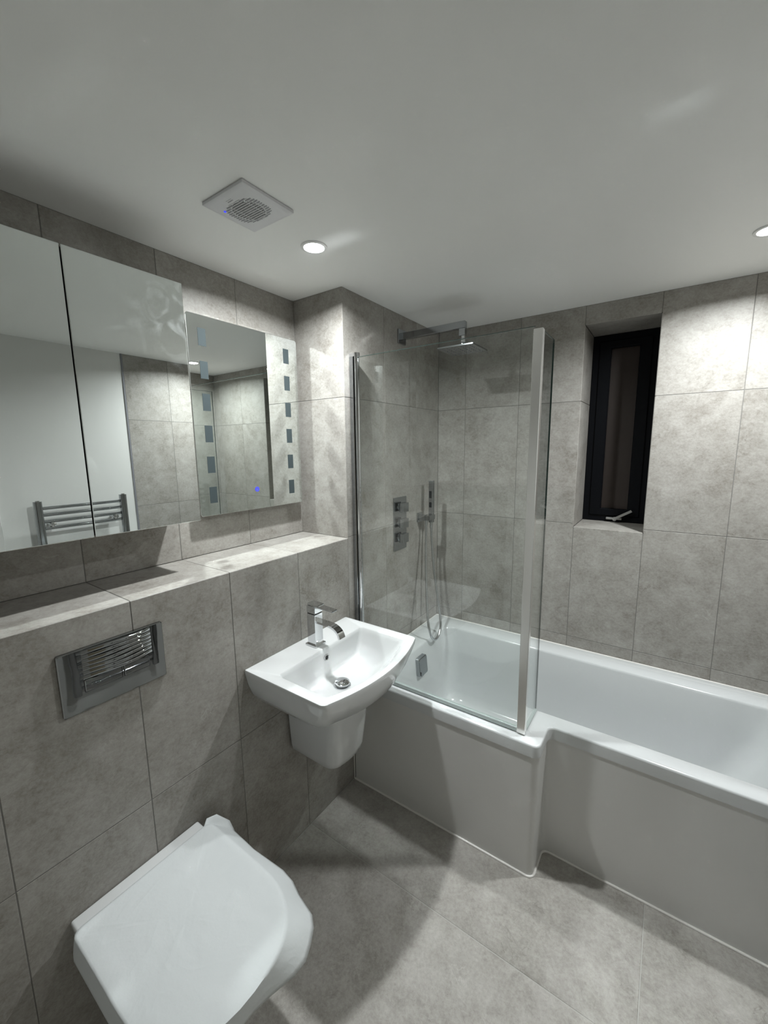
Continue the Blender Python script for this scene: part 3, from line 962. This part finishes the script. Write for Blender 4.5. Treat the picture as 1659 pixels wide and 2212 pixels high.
# loose flap standing at the back corner by the basin
ti = min(range(npt), key=lambda i: (base[i][0] - 0.056) ** 2 + (base[i][1] - (TCY + 0.178)) ** 2)
for q_, (dx, dy, dz) in enumerate(((-0.010, 0.026, 0.016), (0.004, 0.020, 0.010), (-0.016, 0.012, 0.010))):
    k = (ti + (0, -1, 1)[q_]) % npt
    R[-1][k].co += Vector((dx, dy, dz)); R[-2][k].co += Vector((dx, dy, dz)) * 0.5
bmesh.ops.subdivide_edges(bm, edges=[e for e in bm.edges], cuts=1, use_grid_fill=True, smooth=0.3)
wrap = finish(bm, 'tissue_cover', M_PAPER, smooth=True, angle=80)
so = wrap.modifiers.new('thickness', 'SOLIDIFY'); so.thickness = 0.0007; so.offset = 1
tag(wrap, 'crumpled white tissue cover draped over the closed toilet lid', 'cover')

# ---------------------------------------------------------------- bath
RZ = 0.545
XB = RX - 0.0015
bath = thing('shower_bath', 'white L shaped shower bath fitted between the tiled walls under the window', 'bath', (0.85, -0.43, 0.0))
O = [(0.0015, -0.0015), (0.0015, -0.8545), (0.850, -0.8545), (0.850, -0.713), (XB, -0.713), (XB, -0.0015)]
RO = [0.002, 0.002, 0.026, 0.026, 0.002, 0.002]
I = [(0.122, -0.118), (0.122, -0.772), (0.764, -0.772), (0.764, -0.640), (1.620, -0.640), (1.620, -0.118)]
RI = [0.07, 0.05, 0.05, 0.04, 0.07, 0.07]
def lp(P, r, z, d=0.0, dr=0.0, sg=7):
    Q = inset([Vector(p) for p in P], d) if d else [Vector(p) for p in P]
    conc = 3
    rr_ = [max(0.002, (x + (dr if i == conc else -dr))) for i, x in enumerate(r)]
    return [(v.x, v.y, z) for v in round_poly([(q.x, q.y, a) for q, a in zip(Q, rr_)], sg)]
def bath_in(z, dl_, df, db, dr_, radii):
    """inner outline with separate insets for left, front, back and right walls"""
    P = [(0.122 + dl_, -0.118 - db), (0.122 + dl_, -0.772 + df), (0.764 - df * 0.3, -0.772 + df), (0.764 - df * 0.3, -0.640 + df * 0.5), (1.620 - dr_, -0.640 + df * 0.5), (1.620 - dr_, -0.118 - db)]
    return [(v.x, v.y, z) for v in round_poly([(p[0], p[1], a) for p, a in zip(P, radii)], 7)]
bm = bmesh.new()
loops = [lp(O, RO, 0.497, 0.004), lp(O, RO, 0.497), lp(O, RO, RZ - 0.008), lp(O, RO, RZ - 0.003, 0.0012), lp(O, RO, RZ, 0.005)]
loops += [bath_in(RZ, -0.006, -0.006, -0.006, -0.006, [0.074, 0.054, 0.054, 0.036, 0.074, 0.074]),
          bath_in(RZ - 0.003, -0.001, -0.001, -0.001, -0.001, [0.071, 0.051, 0.051, 0.039, 0.071, 0.071]),
          bath_in(RZ - 0.012, 0.003, 0.002, 0.002, 0.005, RI),
          bath_in(0.40, 0.016, 0.012, 0.012, 0.05, [0.075, 0.06, 0.06, 0.05, 0.09, 0.08]),
          bath_in(0.26, 0.032, 0.024, 0.024, 0.13, [0.08, 0.07, 0.07, 0.06, 0.11, 0.09]),
          bath_in(0.17, 0.046, 0.036, 0.034, 0.20, [0.09, 0.08, 0.08, 0.06, 0.12, 0.10]),
          bath_in(0.135, 0.062, 0.052, 0.050, 0.25, [0.09, 0.08, 0.08, 0.06, 0.12, 0.10]),
          bath_in(0.120, 0.090, 0.080, 0.080, 0.30, [0.08, 0.07, 0.07, 0.06, 0.11, 0.09])]
loft(bm, loops, False, True)
part(bath, finish(bm, 'tub', M_ACRYLIC, smooth=True, angle=50))
bm = bmesh.new()
OC = [(p[0], p[1]) for p in O]
pan_o = [lp(O, RO, z, 0.0045) for z in (0.004, 0.4960)]
n6 = len(pan_o[0])
k0, k1 = 8, n6 - 16       # front run only: from the left wall round the step to the right wall
outer = [[Vector(p) for p in pan_o[r][k0 + 7:5 * 8]] for r in (0, 1)]
inner = [[Vector(p) for p in lp(O, RO, z, 0.009)[k0 + 7:5 * 8]] for z in (0.004, 0.4960)]
Va = [[bm.verts.new(p) for p in row] for row in (outer[0], outer[1], inner[1], inner[0])]
for A, B in zip(Va, Va[1:] + Va[:1]):
    for i in range(len(A) - 1):
        bm.faces.new((A[i], A[i + 1], B[i + 1], B[i]))
bm.faces.new([r[0] for r in Va]); bm.faces.new([r[-1] for r in Va])
panel = finish(bm, 'bath_panel', M_PANEL, smooth=True, angle=40)
tag(panel, 'stepped pale grey panel closing the front of the bath down to the floor', 'bath panel')
# white sealant beads: along the floor, and round the bath at the walls
bm = bmesh.new()
pts = [Vector((p[0], p[1], 0.002)) for p in lp(O, RO, 0.0, 0.002)[k0 + 7:5 * 8]]
add_tube(bm, pts, 0.0045, 8)
sl = finish(bm, 'sealant_bead', M_SILICONE, smooth=True); sl.parent = panel
bm = bmesh.new(); add_box(bm, 0.0005, 0.0050, -0.8565, -0.8505, 0.003, 0.497, 0.001)
sl = finish(bm, 'sealant_bead', M_SILICONE); sl.parent = panel
bm = bmesh.new()
add_tube(bm, [(0.0045, -0.850, RZ), (0.0045, -0.0045, RZ), (XB - 0.003, -0.0045, RZ), (XB - 0.003, -0.709, RZ)], 0.004, 8)
part(bath, finish(bm, 'sealant_bead', M_SILICONE, smooth=True))
# chrome bath filler / overflow on the tap end wall
bm = bmesh.new()
plate_yz(bm, 0.120, 0.152, -0.487, -0.405, 0.398, 0.497, 0.010, 5, 0.003)
for v in bm.verts: v.co.x += (0.497 - v.co.z) * 0.10
part(bath, tag(finish(bm, 'overflow_filler', M_RAIL, smooth=True, angle=30), 'square chrome overflow filler'))
bm = bmesh.new(); add_box(bm, 0.1525, 0.163, -0.4835, -0.4795, 0.408, 0.428)
part(bath, finish(bm, 'filler_slot', M_BLACK))
bm = bmesh.new()
add_lathe(bm, (0.30, -0.43, 0.1205), (0, 0, 1), [(0, 0.036), (0.004, 0.034), (0.006, 0.024), (0.008, 0.0)], 28)
part(bath, finish(bm, 'bath_waste', M_CHROME, smooth=True))

# ---------------------------------------------------------------- shower screen
SY = -0.811
scr = thing('shower_screen', 'clear glass bath screen with chrome post and short return panel on the bath rim', 'shower screen', (0.40, SY, RZ))
bm = bmesh.new(); add_box(bm, 0.045, 0.762, SY - 0.003, SY + 0.003, 0.566, 1.970, 0.0006)
part(scr, finish(bm, 'main_glass', M_GLASS))
bm = bmesh.new(); add_box(bm, 0.045, 0.762, SY - 0.0028, SY + 0.0028, 1.9702, 1.9718)
part(scr, finish(bm, 'glass_top_edge', M_GEDGE))
bm = bmesh.new(); add_box(bm, 0.7785, 0.7845, SY + 0.010, -0.650, 0.556, 1.958, 0.0006)
part(scr, finish(bm, 'return_glass', M_GLASS))
for y0, y1, z0, z1 in ((-0.6498, -0.6482, 0.556, 1.958), (SY + 0.012, -0.6498, 1.9582, 1.9598)):
    bm = bmesh.new(); add_box(bm, 0.7787, 0.7843, y0, y1, z0, z1)
    part(scr, finish(bm, 'return_glass_edge', M_GEDGE))
bm = bmesh.new(); add_box(bm, 0.758, 0.788, SY - 0.011, SY + 0.011, 0.550, 1.962, 0.0015)
part(scr, tag(finish(bm, 'corner_post', M_SATIN), 'satin metal corner post'))
bm = bmesh.new(); add_box(bm, 0.0005, 0.022, SY - 0.010, SY + 0.010, 0.553, 1.975, 0.0015)
part(scr, finish(bm, 'wall_channel', M_RAIL))
bm = bmesh.new(); add_cyl(bm, (0.034, SY, 0.553), (0.034, SY, 1.975), 0.0105, seg=28)
part(scr, finish(bm, 'hinge_tube', M_CHROME, smooth=True))
for z0, z1 in ((1.975, 1.989), (0.5495, 0.556)):
    bm = bmesh.new(); add_cyl(bm, (0.034, SY, z0), (0.034, SY, z1), 0.0130, seg=28); add_box(bm, 0.0005, 0.034, SY - 0.008, SY + 0.008, z0, z1)
    part(scr, finish(bm, 'end_cap', M_CHROME, smooth=True))
bm = bmesh.new(); add_box(bm, 0.045, 0.760, SY - 0.006, SY + 0.006, 0.5475, 0.566, 0.002)
part(scr, finish(bm, 'bottom_seal', M_SEAL))
bm = bmesh.new(); add_box(bm, 0.776, 0.787, SY + 0.011, -0.650, 0.5465, 0.556, 0.0015)
part(scr, finish(bm, 'bottom_seal', M_SEAL))

# ---------------------------------------------------------------- shower valve
sv = thing('shower_valve', 'rectangular chrome concealed shower valve with three square knobs behind the glass screen', 'shower valve', (0.0, -0.432, 1.062))
bm = bmesh.new(); plate_yz(bm, 0.0, 0.007, -0.492, -0.372, 1.061, 1.342, 0.002, 3, 0.001)
part(sv, finish(bm, 'plate', M_RAIL))
for z in (1.290, 1.207, 1.128):
    bm = bmesh.new(); add_cyl(bm, (0.006, -0.436, z), (0.018, -0.436, z), 0.020, seg=28)
    k_ = part(sv, finish(bm, 'spindle_collar', M_CHROME, smooth=True))
    bm = bmesh.new(); add_box(bm, 0.017, 0.044, -0.463, -0.409, z - 0.024, z + 0.024, 0.002, 2)
    part(sv, finish(bm, 'knob', M_RAIL))

# ---------------------------------------------------------------- hand shower
hs = thing('hand_shower', 'slim square chrome hand shower with looping hose on the wall by the valve', 'hand shower', (0.0, -0.225, 1.20))
bm = bmesh.new()
plate_yz(bm, 0.0, 0.008, -0.252, -0.202, 1.180, 1.232, 0.002, 3, 0.001)
add_box(bm, 0.006, 0.048, -0.244, -0.212, 1.190, 1.222, 0.0015)
add_box(bm, 0.044, 0.076, -0.240, -0.176, 1.192, 1.220, 0.0015)
part(hs, finish(bm, 'wall_bracket', M_RAIL))
bm = bmesh.new()
add_box(bm, 0.050, 0.074, -0.206, -0.180, 1.176, 1.412, 0.002, 2)
wand = part(hs, finish(bm, 'handset', M_RAIL))
for z0, z1 in ((1.315, 1.355), (1.262, 1.292)):
    bm = bmesh.new(); add_box(bm, 0.0545, 0.0695, -0.2068, -0.2055, z0, z1, 0.0004)
    sp_ = finish(bm, 'button', M_BLACK); sp_.data.transform(Matrix.Translation(-Vector(hs.location))); sp_.parent = wand
hp = catmull([(0.045, -0.222, 1.190), (0.046, -0.226, 1.10), (0.062, -0.255, 0.95), (0.085, -0.290, 0.82), (0.118, -0.335, 0.68), (0.140, -0.350, 0.60),
              (0.150, -0.335, 0.556), (0.154, -0.300, 0.540), (0.152, -0.262, 0.556), (0.146, -0.230, 0.605), (0.122, -0.220, 0.737), (0.092, -0.212, 0.90), (0.070, -0.200, 1.06), (0.062, -0.193, 1.176)], 10)
bm = bmesh.new(); add_tube(bm, hp, 0.0068, 12)
part(hs, finish(bm, 'hose', M_HOSE, smooth=True))
for p0, p1, r1 in (((0.045, -0.222, 1.192), (0.045, -0.222, 1.165), 0.0085), ((0.062, -0.193, 1.178), (0.062, -0.194, 1.140), 0.0075)):
    bm = bmesh.new(); add_cyl(bm, p0, p1, 0.0095, r1, 20)
    part(hs, finish(bm, 'hose_nut', M_CHROME, smooth=True))

# ---------------------------------------------------------------- overhead shower
AY = -0.408
oh = thing('overhead_shower', 'square chrome rain shower head on a wall arm near the ceiling', 'shower head', (0.0, AY, 2.14))
bm = bmesh.new(); plate_yz(bm, 0.0, 0.008, AY - 0.034, AY + 0.034, 2.104, 2.172, 0.002, 3, 0.001)
part(oh, finish(bm, 'flange', M_RAIL))
bm = bmesh.new()
add_box(bm, 0.006, 0.3455, AY - 0.0125, AY + 0.0125, 2.124, 2.155, 0.0015)
add_box(bm, 0.316, 0.3455, AY - 0.0125, AY + 0.0125, 2.092, 2.1245, 0.0015)
part(oh, finish(bm, 'arm', M_RAIL))
bm = bmesh.new()
add_lathe(bm, (0.331, AY, 2.094), (0, 0, -1), [(0, 0.010), (0.012, 0.010), (0.014, 0.0125), (0.030, 0.0135), (0.034, 0.010), (0.046, 0.010), (0.050, 0.0145), (0.060, 0.0145)], 24)
part(oh, finish(bm, 'ball_joint', M_CHROME, smooth=True))
bm = bmesh.new()
hx, hr, hz = 0.331, 0.086, 2.034
add_box(bm, hx - hr, hx + hr, AY - hr, AY + hr, hz - 0.004, hz + 0.004, 0.0018, 2)
head = part(oh, finish(bm, 'shower_head', M_RAIL))
bm = bmesh.new()
for i in range(7):
    for j in range(7):
        add_cyl(bm, (hx + (i - 3) * 0.022, AY + (j - 3) * 0.022, hz - 0.0035), (hx + (i - 3) * 0.022, AY + (j - 3) * 0.022, hz - 0.0062), 0.003, 0.0022, 8)
nz = finish(bm, 'nozzles', M_DPLASTIC); nz['kind'] = 'stuff'
nz.data.transform(Matrix.Translation(-Vector(oh.location))); nz.parent = head

# ---------------------------------------------------------------- towel radiator on the painted wall (seen in the cabinet mirrors)
rad = thing('towel_radiator', 'chrome ladder towel radiator on the white wall, seen only in the cabinet mirrors', 'radiator', (RX, -1.203, 0.15))
RXF = RX - 0.086
for yy in (-1.432, -0.975):
    bm = bmesh.new()
    P = round_poly([(RXF - 0.002, yy - 0.020, 0.012), (RXF + 0.028, yy - 0.020, 0.004), (RXF + 0.028, yy + 0.020, 0.004), (RXF - 0.002, yy + 0.020, 0.012)], 5)
    loft(bm, [[(p.x, p.y, z) for p in P] for z in (0.15, 1.308)], True, True)
    part(rad, finish(bm, 'upright', M_RAIL, smooth=True, angle=40))
    bm = bmesh.new(); add_cyl(bm, (RXF + 0.013, yy, 1.308), (RXF + 0.013, yy, 1.314), 0.011, seg=18)
    part(rad, finish(bm, 'plug', M_CHROME, smooth=True))
rung_z = [1.265 - 0.0405 * k for k in range(4)] + [1.040 - 0.0405 * k for k in range(5)] + [0.775 - 0.0405 * k for k in range(6)] + [0.470 - 0.0405 * k for k in range(8)]
for z in rung_z:
    bm = bmesh.new(); add_cyl(bm, (RXF + 0.022, -1.425, z), (RXF + 0.022, -0.982, z), 0.0095, seg=18)
    part(rad, finish(bm, 'rung', M_RAIL, smooth=True))
for yy, z in ((-1.372, 1.165), (-1.030, 1.165), (-1.372, 0.52), (-1.030, 0.52)):
    bm = bmesh.new()
    add_cyl(bm, (RX, yy, z), (RXF + 0.030, yy, z), 0.010, seg=18)
    add_lathe(bm, (RXF + 0.032, yy, z), (-1, 0, 0), [(0, 0.014), (0.012, 0.017), (0.022, 0.015), (0.027, 0.008), (0.027, 0.0)], 20)
    part(rad, finish(bm, 'wall_bracket', M_CHROME, smooth=True))
